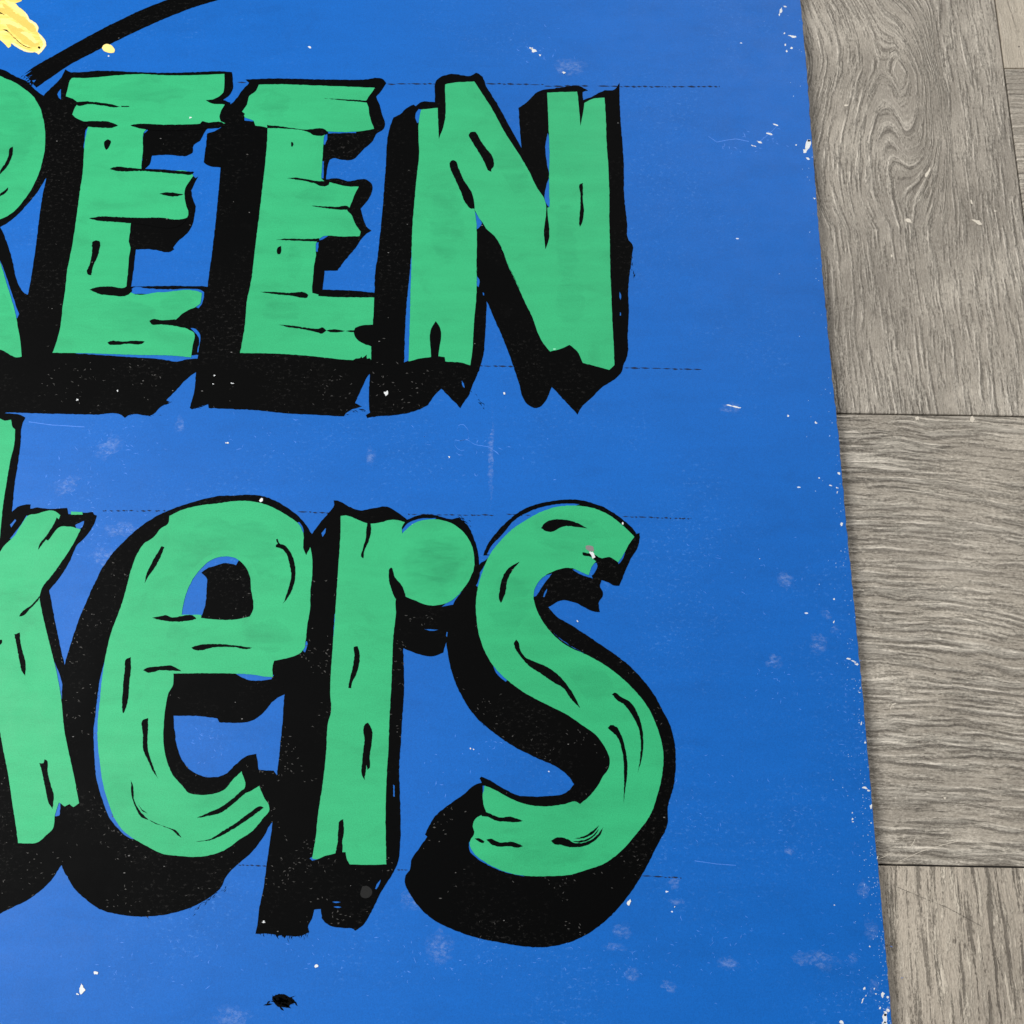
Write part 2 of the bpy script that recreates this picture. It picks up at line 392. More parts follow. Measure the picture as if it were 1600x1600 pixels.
Z0 = PANEL_TOP
MM = 0.001
zi = [0]
SHADOWS = []
def thin_mat():
    n = NT('thin_green_overlap'); pos = n.geo.outputs['Position']
    n.b.inputs['Base Color'].default_value = (0.016, 0.24, 0.115, 1); n.b.inputs['Roughness'].default_value = 0.5; n.b.inputs['Specular IOR Level'].default_value = 0.26
    gx = n.sep(n.tc.outputs['Generated'])
    dx, dy = n.math('SUBTRACT', gx[0], 0.5), n.math('SUBTRACT', gx[1], 0.5)
    r = n.math('SQRT', n.math('ADD', n.math('MULTIPLY', dx, dx), n.math('MULTIPLY', dy, dy)))
    wv = n.math('MULTIPLY', n.math('SUBTRACT', n.noise(n.mapping(pos, (1, 2.2, 1), (0, 0, 0.35)), 75, 4, 0.65), 0.5), 0.55)
    fall = n.ramp(n.math('ADD', r, wv), [(0.34, 1.0), (0.43, 0.0)])
    g = n.ramp(n.noise(n.mapping(pos, (25, 130, 1), (0, 0, 0.35)), 1, 5, 0.7, 0.8), [(0.34, 0.0), (0.62, 1.0)])
    n.link(n.math('MULTIPLY', n.math('MULTIPLY', g, fall), 0.09), n.b.inputs['Alpha'])
    return n.m
THIN = thin_mat()
def letter(label, green, shadow, strokes, dabs=(), thin=()):
    """green face (part) > black drop shadow and outline, black wood-grain strokes (sub-parts)"""
    zi[0] += 1
    zb = Z0 + 0.05 * MM + 0.012 * MM * zi[0]
    g = paint('letter', green, Z0 + 0.26 * MM, 0.09 * MM, GREEN, sign, label=label, islands=dabs)
    paint('letter_shadow', shadow, zb, 0.03 * MM, BLACK, g, jit=0.24)
    SHADOWS.append(shadow[0])
    for s in thin:
        paint('thin_patch', [s], Z0 + 0.265 * MM, 0.002 * MM, THIN, g, step=6, jit=0.2)
    for s in strokes:
        paint('brush_stroke', [s], Z0 + 0.33 * MM, 0.055 * MM, BLACK, g, step=2.5, jit=0.22, corner=75)
    return g

# ---- R (runs out of the photo on the left)
Rg = [(-190,112),(-60,108)] + A([(0,475),(30,490),(100,520),(150,555),(205,600),(232,640),(250,672),(265,720),(278,780),(283,850),(280,930),(268,1000),(245,1080),(215,1150),(170,1225),(110,1300),(50,1350),(0,1372)]) \
    + [(-22,350),(-24,365),(0,410)] + B([(50,600),(90,730),(110,830),(130,950),(136,1030),(120,1034),(0,985)]) + [(-40,548),(-75,450),(-108,400),(-112,548),(-205,548)]
Rb = [(-215,96),(-60,92)] + A([(0,430),(40,445),(100,480),(160,505),(220,560),(270,597),(330,640),(330,900),(310,1080),(290,1110),(240,1190),(160,1290),(80,1370),(20,1410),(2,1420)]) \
    + B([(5,225),(60,365),(165,640),(200,660),(240,900),(240,1380),(52,1379),(0,1385)]) + [(-50,650),(-240,650),(-238,300)]
letter('green capital R with black shadow, cut off by the left frame edge', [Rg, [(-112,180),(-60,176),(-30,196),(-28,230),(-50,256),(-112,258)]], [Rb, B([(0,425),(22,480),(60,590),(105,725),(130,800),(140,900),(150,1000),(148,1028),(130,1040),(120,900),(70,690),(0,470)])],
    [A([(65,925),(80,918),(82,945),(68,1000),(40,1050),(0,1092),(0,1078),(35,1020),(55,970)]), A([(0,1215),(25,1195),(52,1172),(50,1190),(20,1218),(0,1228)])],
    thin=[A([(-60,520),(80,560),(220,760),(230,980),(60,1180),(-80,900)]), B([(-10,560),(60,700),(110,900),(60,980),(-40,850)])])

# ---- E
E1g = A([(437,505),(450,488),(560,488),(700,475),(860,465),(1050,472),(1250,470),(1403,463),(1402,520),(1395,580),(1360,610),(1330,622),(1285,627),(1310,642),(1405,655),(1385,690),(1372,730),(1380,760),(1408,772),(1300,770),(1200,778),(1050,780),(930,780),
         (920,806),(905,820),(895,930),(885,1040),(885,1060),(1000,1072),(1205,1094),(1210,1100),(1185,1135),(1158,1180),(1155,1230),(1165,1290),(1178,1330),(1170,1360),(1155,1371),(1000,1366),(850,1366),(820,1370),(818,1395),(814,1450)]) \
    + B([(805,310),(815,350),(808,400),(800,500),(793,560),(790,600),(820,628),(1000,628),(1245,625),(1262,632),(1258,670),(1252,700),(1230,716),(1190,733),(1130,770),(1100,800),(1080,818),(1100,836),(1170,855),(1215,880),(1218,900),(1205,960),(1195,1035),(1100,1025),(850,1019),(600,1010),(330,1005),(350,950),(375,860),(395,700),(405,640),(420,500),(450,350),(480,150),(500,0)]) \
    + A([(520,1060),(525,960),(535,860),(550,795),(553,775),(520,758),(470,735),(452,718),(462,690),(482,655),(490,645),(455,618),(413,603),(425,555)])
E1b = A([(408,433),(430,448),(480,452),(600,443),(850,450),(1000,455),(1250,450),(1370,445),(1450,450),(1455,490),(1452,570),(1430,600),(1395,625),(1440,640),(1438,655),(1420,690),(1410,770),(1380,795),(1300,800),(1275,835),(1250,880),(1212,908),(1205,955),(1180,970),(1050,968),(950,972),(943,1000),(935,1030),(905,1058),(1000,1058),(1120,1068),(1212,1076),(1200,1092),(1222,1112),(1238,1103),(1215,1150),(1198,1190),(1205,1240),(1222,1290),(1215,1350),(1205,1400),(1160,1470),(1110,1510),(1083,1550),(1090,1558),(1070,1572),(960,1560),(848,1558)]) \
    + B([(848,360),(840,430),(830,530),(820,592),(1000,588),(1200,588),(1320,592),(1320,900),(1290,1090),(1222,1128),(1150,1185),(1090,1250),(1040,1300),(1060,1322),(1010,1340),(960,1388),(800,1398),(780,1412),(760,1396),(600,1392),(300,1385),(50,1378),(60,900),(172,642),(215,400),(270,0)]) \
    + A([(290,1105),(250,900),(240,700),(250,640),(275,595),(330,540),(385,480)])
letter('first green capital E of the upper row, right of the cut-off R', [E1g], [E1b,
    A([(365,572),(380,558),(381,622),(368,612),(358,590)]), A([(545,800),(560,790),(560,830),(540,950),(526,935),(529,880)]), A([(905,815),(930,805),(925,815),(900,835),(893,940),(885,1045),(870,1045),(880,930)]),
    B([(812,612),(835,597),(920,603),(1050,609),(1200,605),(1255,612),(1275,625),(1275,655),(1260,700),(1240,728),(1225,718),(1245,690),(1240,640),(1000,640),(820,636)]),
    B([(370,1000),(600,1000),(900,1010),(1190,1022),(1242,1018),(1245,1040),(1170,1046),(1090,1060),(1040,1050),(850,1034),(600,1017)]),
    B([(1190,850),(1222,855),(1246,880),(1252,930),(1242,1002),(1232,1002),(1238,900),(1215,875)])],
    [A([(470,640),(510,635),(600,640),(680,650),(755,668),(730,672),(650,662),(560,652),(480,656)]), A([(760,664),(808,664),(808,670),(760,671)]), A([(515,762),(600,758),(690,765),(738,785),(710,798),(640,800),(570,795),(515,792)]),
     A([(815,785),(860,776),(1000,780),(1250,775),(1265,760),(1295,766),(1400,778),(1405,790),(1340,802),(1270,806),(900,808),(850,798)]), A([(655,885),(675,873),(692,880),(690,905),(675,930),(663,938),(652,915)]),
     A([(688,1058),(710,1047),(800,1050),(880,1055),(1000,1060),(1120,1070),(1210,1075),(1205,1085),(1130,1088),(1000,1078),(880,1070),(720,1068)]), A([(997,1213),(1020,1206),(1100,1208),(1148,1216),(1120,1225),(1040,1225)]),
     A([(558,1366),(620,1355),(720,1357),(840,1362),(1000,1362),(1150,1368),(1172,1360),(1155,1385),(830,1396),(700,1387),(610,1380)]), B([(582,310),(600,302),(620,308),(622,360),(608,410),(585,460),(570,522),(555,520),(543,500),(555,470),(570,420),(578,360)]),
     B([(560,612),(600,597),(690,592),(780,598),(800,588),(822,605),(812,635),(790,648),(700,648),(620,638)]), B([(935,808),(950,798),(1010,802),(1100,798),(1180,800),(1190,850),(1100,838),(1000,828),(945,825)]), B([(673,940),(690,934),(780,935),(850,930),(905,936),(895,945),(800,950),(720,956),(680,952)])],
    thin=[A([(640,500),(900,490),(1180,500),(1230,560),(1100,640),(800,640),(600,600)]), B([(1000,640),(1240,632),(1240,700),(1120,760),(980,750)]), B([(600,660),(900,700),(1050,780),(900,900),(620,860)])])

# ---- E
E2g = Cc([(418,330),(550,328),(750,335),(950,342),(1143,350),(1120,385),(1105,405),(1087,432),(1100,460),(1110,520),(1125,570),(1138,607),(1060,620),(900,625),(845,622),(828,650),(822,700),(815,800),(808,915),(830,935),(870,942),(960,965),(1043,967),(1020,1010),(1000,1060),(985,1095),(970,1115),(1000,1150),(1020,1200),(1055,1250),(1047,1277),(950,1280),(800,1290),(780,1312),(775,1400),(765,1450),(755,1560)]) \
    + D([(750,410),(752,432),(790,442),(790,452),(900,458),(1138,460),(1135,560),(1130,630),(1060,635),(1020,650),(1012,680),(1030,720),(1070,748),(1120,765),(1120,850),(1060,852),(950,848),(800,832),(650,818),(400,808),(300,808),(310,760),(330,640),(350,450)]) \
    + Cc([(362,1600),(395,1350),(420,1150),(440,980),(460,800),(470,680),(472,600),(440,592),(395,585),(385,555),(330,535),(325,520),(333,515),(315,497),(345,455),(360,400),(400,370)])
E2b = Cc([(335,298),(450,292),(850,297),(1100,295),(1170,286),(1200,298),(1215,320),(1190,360),(1152,405),(1165,440),(1190,520),(1205,590),(1190,615),(1160,630),(1130,680),(1060,745),(1000,800),(940,800),(880,790),(862,800),(850,825),(843,870),(838,920),(920,916),(960,930),(1100,927),(1125,950),(1125,1000),(1100,1050),(1055,1105),(1075,1180),(1090,1215),(1122,1243),(1080,1270),(1055,1300),(1030,1340),(970,1410),(910,1490),(830,1493),(822,1560)]) \
    + D([(815,410),(900,412),(1140,430),(1200,440),(1200,900),(1112,935),(1060,1030),(1018,1120),(1064,1140),(1000,1160),(960,1185),(950,1203),(800,1195),(600,1185),(400,1165),(200,1155),(105,1150),(100,1128),(50,1140),(0,1160),(-14,1150),(15,1040),(25,930),(60,660),(100,390)]) \
    + Cc([(97,1590),(135,1300),(165,1000),(178,848),(100,835),(72,815),(88,700),(95,635),(170,605),(200,575),(175,540),(178,500),(200,470),(245,450),(310,370),(356,318)])
letter('second green capital E of the upper row, left of the N', [E2g], [E2b,
    Cc([(328,530),(385,543),(400,560),(328,553)]), Cc([(815,650),(845,638),(848,655),(830,705),(815,702)]), Cc([(802,800),(824,810),(822,915),(802,915)]), Cc([(850,610),(1030,615),(1025,630),(850,634)]), Cc([(775,1275),(860,1270),(800,1300),(785,1302)]), Cc([(770,1315),(792,1315),(785,1372),(768,1372)])],
    [Cc([(825,415),(900,420),(1000,425),(1092,430),(1092,442),(1000,434),(900,425)]), Cc([(470,583),(560,592),(700,612),(840,618),(850,630),(820,648),(760,645),(730,628),(600,606),(470,602)]), Cc([(622,688),(633,690),(635,705),(628,720),(622,715)]),
     Cc([(595,915),(640,912),(720,922),(780,932),(860,935),(855,955),(830,965),(760,945),(680,928)]), Cc([(745,1088),(820,1090),(900,1095),(980,1096),(990,1115),(900,1110),(820,1100)]), Cc([(525,1300),(600,1293),(700,1295),(795,1292),(795,1312),(700,1308),(600,1303)]),
     Cc([(545,1342),(558,1340),(558,1370),(550,1390),(538,1390),(530,1370)]), D([(425,425),(500,425),(600,432),(715,435),(728,445),(720,460),(685,462),(640,452),(520,440)]),
     D([(540,630),(620,636),(720,650),(790,655),(820,648),(832,660),(1015,665),(1015,678),(830,674),(815,685),(780,678),(690,658),(600,645)]), D([(1000,856),(1025,842),(1052,838),(1060,828),(1066,840),(1092,818),(1094,842),(1110,840),(1124,858),(1126,878),(1050,868)])],
    thin=[Cc([(420,350),(600,345),(640,450),(560,560),(400,540)]), Cc([(590,1300),(700,1300),(690,1560),(600,1560)]), Cc([(640,960),(960,980),(940,1080),(640,1090)]), D([(420,470),(700,480),(720,600),(450,620)])])

# ---- N
Ng = Nn([(232,368),(335,355),(343,550),(375,460),(382,210),(400,205),(565,190),(600,245),(680,370),(750,500),(840,640),(900,740),(960,860),(1000,920),(1000,1150),(1008,1240),(1024,1200),(1020,980),(1035,975),(1032,800),(1035,620),(1030,500),(1020,260),(1100,257),(1208,255),(1215,320),(1228,470),(1245,380),(1252,325),(1300,300),(1378,292),(1385,400),(1390,560),(1400,700),(1408,900),(1408,1050),(1412,1250),(1415,1450)]) \
    + O([(1432,100),(1440,300),(1447,450),(1455,620),(1425,648),(1350,628),(1275,608),(1245,545),(1200,505),(1150,528),(1090,543),(1060,510),(1030,460),(985,340),(950,270),(900,160),(830,0)]) \
    + Nn([(850,1490),(780,1350),(720,1200),(690,1155),(640,1110),(615,1070),(595,1045),(565,985),(575,1050),(580,1150),(578,1350),(580,1450)]) \
    + O([(672,60),(672,180),(655,400),(645,560),(635,622),(600,610),(495,600),(490,575),(455,570),(460,400),(440,370),(420,400),(412,575),(365,580),(285,600),(290,450),(298,150)]) \
    + Nn([(160,1600),(170,1400),(178,1100),(190,950),(205,780),(220,640),(215,520),(218,440)])
Nb = Nn([(330,180),(360,158),(420,142),(555,148),(575,132),(605,148),(640,220),(720,350),(790,480),(860,605),(850,500),(840,355),(890,320),(960,255),(1000,240),(1050,235),(1250,230),(1276,248),(1240,255),(1245,305),(1300,285),(1380,245),(1440,240),(1472,198),(1472,230),(1480,450),(1492,600),(1500,750),(1500,880),(1520,1080),(1530,1180),(1548,1200),(1548,1290),(1535,1400)]) \
    + O([(1533,200),(1537,320),(1530,440),(1525,580),(1505,625),(1498,655),(1465,692),(1380,750),(1320,810),(1260,870),(1246,902),(1225,880),(1160,810),(1100,745),(1055,835),(1040,853),(985,860),(958,840),(905,700),(865,580),(730,258),(720,450),(710,560),(685,650),(650,730),(625,795),(600,830),(580,865),(545,830),(472,755),(430,795),(395,845),(350,870),(200,905),(100,912),(50,920),(43,905),(65,890),(60,840),(65,680),(72,520),(90,380),(90,235),(95,100)]) \
    + Nn([(-40,1280),(-5,930),(10,730),(25,530),(45,450),(60,415),(100,395),(150,350),(185,333),(200,345),(225,322),(320,318),(318,280)])
letter('tall green capital N at the right end of the upper row', [Ng], [Nb,
    Nn([(195,400),(215,362),(240,365),(230,440),(208,450)]), Nn([(180,1080),(172,1250),(160,1400),(140,1600),(125,1946),(165,1930),(190,1200)]),
    Nn([(1022,510),(1008,600),(1018,700),(1030,795),(1017,830),(1019,960),(1040,980),(1050,800),(1050,600)]), Nn([(560,985),(604,1060),(614,1075),(590,1105),(560,1125)]), Nn([(570,1395),(597,1430),(590,1475),(570,1455)])],
    [Nn([(530,525),(540,508),(565,505),(600,555),(640,610),(675,655),(687,690),(683,725),(670,740),(672,757),(655,750),(630,700),(590,630),(545,555)]), Nn([(410,700),(420,685),(442,685),(465,730),(500,810),(540,870),(562,930),(565,985),(545,985),(510,950),(480,880),(440,790),(415,735)]),
     Nn([(1228,830),(1243,825),(1243,930),(1248,1020),(1235,1080),(1225,1100),(1220,1080),(1225,1000),(1228,900)])],
    thin=[Nn([(400,720),(470,880),(470,1300),(400,1400),(300,1200),(300,820)]), Nn([(700,420),(860,700),(960,900),(860,960),(640,620)]), Nn([(1050,900),(1200,900),(1230,1500),(1080,1550)]), O([(1100,60),(1300,60),(1280,420),(1120,460)])])

# ---- k (runs out of the photo on the left)
kg = K([(-380,130),(0,135),(30,150),(70,145),(80,190),(95,205),(90,300),(70,380),(45,520),(20,680),(5,830),(-10,985),(0,970),(30,930),(90,870),(140,790),(180,740),(215,735),(350,718),(378,740),(370,765),(285,890),(300,900),(385,812),(440,812),(505,828),(470,900),(400,1010),(330,1110),(262,1200),(250,1240),(265,1350),(300,1500)]) \
    + L([(325,0),(350,100),(375,230),(388,330),(400,460),(430,620),(465,780),(495,940),(460,965),(435,945),(405,960),(370,935),(345,1010),(330,1100),(290,1140),(245,1180),(115,1190),(110,1150),(80,950),(50,750),(20,600),(0,490),(-60,260),(-90,1190),(-420,1190)])
kb = K([(-420,90),(0,100),(60,105),(140,118),(160,130),(138,175),(130,280),(110,430),(90,560),(75,720),(110,690),(180,672),(192,672),(190,700),(235,692),(300,700),(420,695),(427,735),(580,720),(588,735),(606,742),(590,790),(530,880),(480,930),(440,1020),(380,1120),(308,1210),(330,1330),(360,1480)]) \
    + L([(385,0),(405,78),(440,300),(450,900),(440,1300),(385,1330),(330,1410),(260,1480),(180,1540),(60,1600),(-20,1640),(-460,1640)])
letter('green lower-case k with black shadow, cut off by the left frame edge', [kg], [kb,
    K([(60,800),(95,763),(102,775),(70,818)]), K([(165,742),(140,785),(60,888),(100,880),(195,745)]), K([(470,800),(525,775),(512,818),(480,835)]), K([(345,1090),(255,1192),(240,1205),(330,1100)]), L([(325,10),(393,250),(386,295),(370,250)]), L([(340,1022),(365,925),(405,945),(435,930),(465,950),(500,933),(460,985),(420,980),(355,1022)])],
    [K([(240,955),(245,930),(290,870),(330,810),(355,755),(400,790),(330,840),(290,890)]), K([(255,1238),(200,1300),(130,1355),(120,1372),(135,1372),(185,1330),(240,1270)]), K([(92,1485),(125,1473),(130,1540),(145,1600),(162,1675),(158,1745),(140,1720),(125,1660),(110,1580)]),
     L([(248,690),(272,688),(280,665),(292,672),(298,740),(320,830),(335,880),(330,975),(312,950),(285,850),(262,740)]), K([(-20,1520),(15,1518),(15,1535),(-20,1562)])],
    dabs=[K([(445,718),(515,720),(517,736),(445,738)])])

# ---- e
eg = K([(1060,745),(1120,715),(1250,680),(1400,662)]) + M([(0,95),(150,97),(250,125),(350,180),(430,240),(455,290),(460,400),(475,430),(500,380),(512,450),(512,540),(500,660),(498,770),(480,870),(470,970),(458,1020),(440,1040),(400,1060),(350,1075),(275,1090),(265,1120),(265,1190),(200,1188)]) \
    + L([(1600,140),(1450,130),(1250,128),(1085,130),(1085,160),(1082,200),(1055,250),(1035,340),(1025,430),(1025,580),(1045,680),(1085,770),(1140,830),(1180,875),(1240,888),(1330,882),(1410,850),(1450,800),(1510,740),(1532,838),(1500,890),(1560,868),(1620,832),(1655,910),(1680,950),(1685,975),(1640,1040),(1570,1120),(1500,1165),(1400,1235),(1330,1260),(1240,1275),(1130,1270),(1000,1250),(950,1225),(850,1170),(770,1110),(720,1040),(680,940),(645,820),(625,680),(612,560),(612,430),(625,300),(640,150),(665,0)]) \
    + K([(700,1460),(750,1330),(790,1200),(815,1100),(860,980),(900,920),(960,880),(1010,820),(1050,795)])
eh = K([(1135,1362),(1150,1280),(1200,1150),(1260,1070),(1320,1020),(1400,998),(1470,1008),(1525,1050),(1558,1110),(1570,1200),(1575,1350),(1560,1375),(1450,1395),(1350,1392),(1258,1384),(1258,1362)])
eb = K([(1050,712),(1150,675),(1250,645),(1400,618)]) + M([(0,58),(120,52),(200,60),(280,90),(380,150),(440,200),(480,250),(510,298),(560,320),(560,900),(480,1290),(340,1300),(270,1340),(200,1420),(120,1470)]) \
    + L([(1500,437),(1370,435),(1358,410),(1250,396),(1085,394),(1090,480),(1110,600),(1150,690),(1200,740),(1270,772),(1420,750),(1460,710),(1530,652),(1602,630),(1617,733),(1710,735),(1730,765),(1790,770),(1790,1000),(1705,1055),(1640,1160),(1560,1260),(1500,1310),(1405,1415),(1395,1440),(1240,1570),(1100,1622),(920,1648),(760,1638),(620,1600),(560,1560),(480,1490),(420,1400),(385,1328),(380,900),(385,300),(405,75),(425,0)]) \
    + K([(450,1520),(490,1400),(540,1280),(590,1170),(640,1070),(720,960),(800,880),(880,810),(980,745)])
letter('green lower-case e between the cut-off k and the r', [eg, eh], [eb,
    K([(1120,1380),(1140,1280),(1190,1140),(1262,1060),(1320,1010),(1400,988),(1495,1018),(1475,1050),(1410,1038),(1350,1055),(1290,1075),(1258,1100),(1290,1130),(1292,1200),(1275,1330),(1258,1380)]),
    L([(660,30),(630,140),(600,350),(585,500),(590,650),(605,800),(640,920),(690,1040),(740,1100),(830,1165),(860,1165),(790,1100),(740,1000),(660,700),(640,500),(665,150),(680,30)]),
    L([(1460,125),(1600,130),(1712,140),(1697,165),(1630,174),(1540,166)]), M([(455,985),(478,965),(486,1000),(480,1046),(455,1030)]), M([(430,222),(450,250),(458,290),(440,280),(400,230)])],
    [K([(1010,935),(1028,940),(1000,1010),(960,1080),(930,1120),(905,1165),(920,1100),(960,1020)]), K([(948,1382),(1000,1372),(1040,1365),(1060,1374),(1220,1378),(1228,1388),(1180,1400),(1000,1395)]), K([(1195,1568),(1220,1558),(1330,1545),(1450,1552),(1578,1568),(1560,1575),(1460,1565),(1350,1565),(1210,1578)]),
     L([(795,35),(818,30),(820,80),(808,200),(800,300),(782,360),(770,380),(765,350),(770,220),(780,110)]), L([(895,108),(920,95),(1000,85),(1080,83),(1110,100),(1135,115),(1080,112),(1000,110),(920,122)]), L([(900,415),(928,408),(925,480),(925,600),(940,660),(965,730),(988,785),(960,745),(920,660),(900,620),(895,520)]),
     L([(820,795),(832,830),(840,920),(870,980),(930,1045),(890,1030),(845,960),(825,900)]), L([(935,1045),(1000,1075),(1060,1095),(1100,1110),(1135,1155),(1110,1140),(1080,1110),(1020,1084),(960,1062)]), L([(865,950),(890,980),(922,1003),(895,992)]),
     L([(1232,1032),(1290,1005),(1370,970),(1450,915),(1520,855),(1560,835),(1575,840),(1520,890),(1450,950),(1380,1000),(1300,1020)]), L([(1220,1182),(1320,1160),(1400,1110),(1480,1060),(1560,1000),(1640,962),(1648,968),(1580,1020),(1500,1075),(1400,1135),(1320,1170)]),
     M([(285,332),(296,328),(305,355),(340,370),(380,420),(402,480),(407,550),(395,620),(370,680),(328,735),(350,680),(368,620),(380,560),(370,490),(350,420),(320,390),(282,380),(284,366),(296,360)])],
    thin=[K([(1100,760),(1400,700),(1700,760),(1850,960),(1800,1200),(1640,1150),(1560,1020),(1400,960),(1240,1040),(1120,1250),(1000,1200),(1000,900)]), M([(40,820),(420,830),(440,1020),(240,1060),(20,1040)]), K([(1020,1400),(1200,1420),(1180,1560),(1060,1560)])])

# ---- r
rg = M([(690,185),(720,182),(800,210),(860,232),(930,228),(1000,210),(1060,215),(1090,225),(1072,258),(1075,295),(1110,260),(1160,225),(1230,208),(1300,208),(1380,230),(1450,280),(1500,350),(1522,430),(1520,520),(1490,590),(1440,660),(1380,715),(1300,742),(1220,740),(1160,715),(1095,690),(1085,655),(1040,695),(1035,800),(1020,920),(1010,1150),(1000,1350),(992,1500)]) \
    + P([(990,150),(978,350),(970,600),(972,800),(975,922),(850,925),(745,922),(725,880),(720,845),(690,845),(650,855),(590,870),(540,890),(510,885),(530,780),(550,600),(580,400),(600,200)]) + M([(610,1480),(630,1400),(625,1300),(640,1000),(655,800),(675,500),(688,300)])
rb = M([(645,88),(670,90),(740,125),(810,150),(900,135),(980,128),(1060,175),(1105,208),(1180,180),(1250,176),(1320,190),(1370,205),(1430,195),(1480,240),(1520,320),(1545,400),(1556,490),(1560,540),(1500,680),(1430,780),(1400,900),(1345,985),(1330,1040),(1270,1062),(1180,1050),(1080,1012),(1085,1300),(1072,1480)]) \
    + P([(1065,160),(1055,300),(1060,500),(1060,800),(1050,900),(1020,970),(950,1080),(880,1220),(830,1300),(780,1337),(770,1328),(700,1320),(620,1305),(580,1270),(565,1200),(525,1205),(510,1260),(485,1315),(495,1345),(440,1370),(350,1368),(340,1386),(325,1366),(300,1368),(292,1380),(280,1362),(230,1355),(156,1357),(165,1320),(180,1200),(205,1080),(230,900),(260,680),(290,370),(310,200),(328,0)]) + M([(340,1300),(480,1000),(500,600),(500,310),(515,290),(560,230),(610,170),(650,115)])
letter('green lower-case r with a round ball end, between the e and the s', [rg], [rb,
    M([(570,292),(597,258),(592,290),(575,317)]), M([(1062,290),(1084,255),(1140,214),(1220,199),(1290,199),(1240,215),(1170,240),(1100,290)]), M([(1445,650),(1425,700),(1405,737),(1320,752),(1380,700)]), P([(495,885),(525,868),(550,890),(510,900)]), M([(650,800),(642,960),(665,960),(670,800)])],
    [M([(855,232),(875,230),(880,270),(865,340),(838,400),(832,450),(822,445),(828,390),(845,330),(850,270)]), M([(780,1000),(795,997),(803,1020),(803,1120),(785,1180),(762,1225),(755,1262),(737,1258),(745,1210),(765,1130),(775,1060)]), P([(845,45),(860,37),(885,80),(885,150),(870,250),(865,325),(858,330),(850,300),(846,340),(838,395),(825,370),(825,270),(838,150)]),
     P([(690,645),(705,640),(710,720),(700,780),(690,855),(656,860),(670,780),(675,700)]), M([(1000,510),(1010,508),(1030,570),(1075,625),(1097,692),(1042,706),(1010,650),(992,590),(990,540)])],
    thin=[M([(1060,300),(1150,235),(1300,215),(1430,270),(1510,420),(1500,540),(1400,690),(1280,730),(1140,690),(1050,560)]), M([(1120,360),(1300,290),(1460,420),(1440,590),(1280,650),(1140,560)])])

# ---- s
sg = Q([(1245,315),(1200,270),(1130,210),(1050,160),(950,128),(850,120),(750,130),(650,165),(560,215),(480,270),(400,350),(340,430),(300,520),(270,620),(255,720),(258,820),(275,930),(310,1030),(370,1130),(450,1210),(560,1290),(700,1365),(820,1425),(930,1500)]) \
    + S([(1000,110),(1060,190),(1090,260),(1085,320),(1050,370),(1010,440),(960,500),(905,545),(885,532),(800,548),(680,560),(580,550),(460,505),(380,460),(310,430),(298,480),(305,560),(318,592),(295,610),(250,640),(235,685),(245,720),(215,790),(240,850),(300,900),(380,945),(460,975),(560,993),(700,995),(850,985),(950,955),(1060,915),(1160,840),(1250,740),(1350,600),(1385,500),(1415,380),(1422,200),(1395,90)]) \
    + Q([(1340,1400),(1260,1290),(1180,1210),(1080,1130),(930,1045),(830,1000),(740,930),(670,840),(630,760),(615,690),(625,630),(660,580),(740,530),(800,512),(860,512),(900,530),(960,555),(970,520),(985,490),(1010,465),(1040,452),(1090,445),(1130,465),(1145,475),(1180,420),(1200,380)])
sb = Q([(298,432),(330,360),(390,280),(460,210),(540,150),(640,110),(740,90),(830,82),(900,85),(1000,110),(1090,150),(1180,215),(1240,270),(1258,300),(1277,288),(1278,320),(1265,380),(1230,440),(1200,500),(1175,560),(1150,622),(1130,622),(1080,600),(1040,585),(1030,630),(1047,660),(1045,690),(1025,715),(1028,786),(1000,785),(950,765),(870,725),(780,715),(708,755),(760,815),(840,860),(960,940),(1080,1020),(1200,1110),(1290,1200),(1360,1290),(1420,1400),(1470,1500)]) \
    + S([(1495,160),(1503,280),(1490,430),(1455,560),(1450,680),(1400,780),(1350,880),(1290,990),(1190,1140),(1080,1260),(980,1340),(850,1405),(700,1438),(550,1435),(400,1410),(220,1370),(100,1325),(0,1275),(-60,1230),(-150,1120),(-190,1030),(-185,990),(-160,960),(-150,900),(-100,820),(-50,750),(-65,735),(0,620),(70,560),(170,490),(260,420),(290,412),(278,385),(288,373),(330,390),(430,450),(500,485),(620,498),(700,495),(790,485),(830,465),(868,420),(840,380),(770,320),(640,260),(500,190),(400,125),(270,20)]) \
    + Q([(310,1500),(220,1400),(150,1280),(100,1150),(80,1050),(70,980),(70,900),(110,740),(180,640),(245,560),(275,490),(335,443),(345,430)])
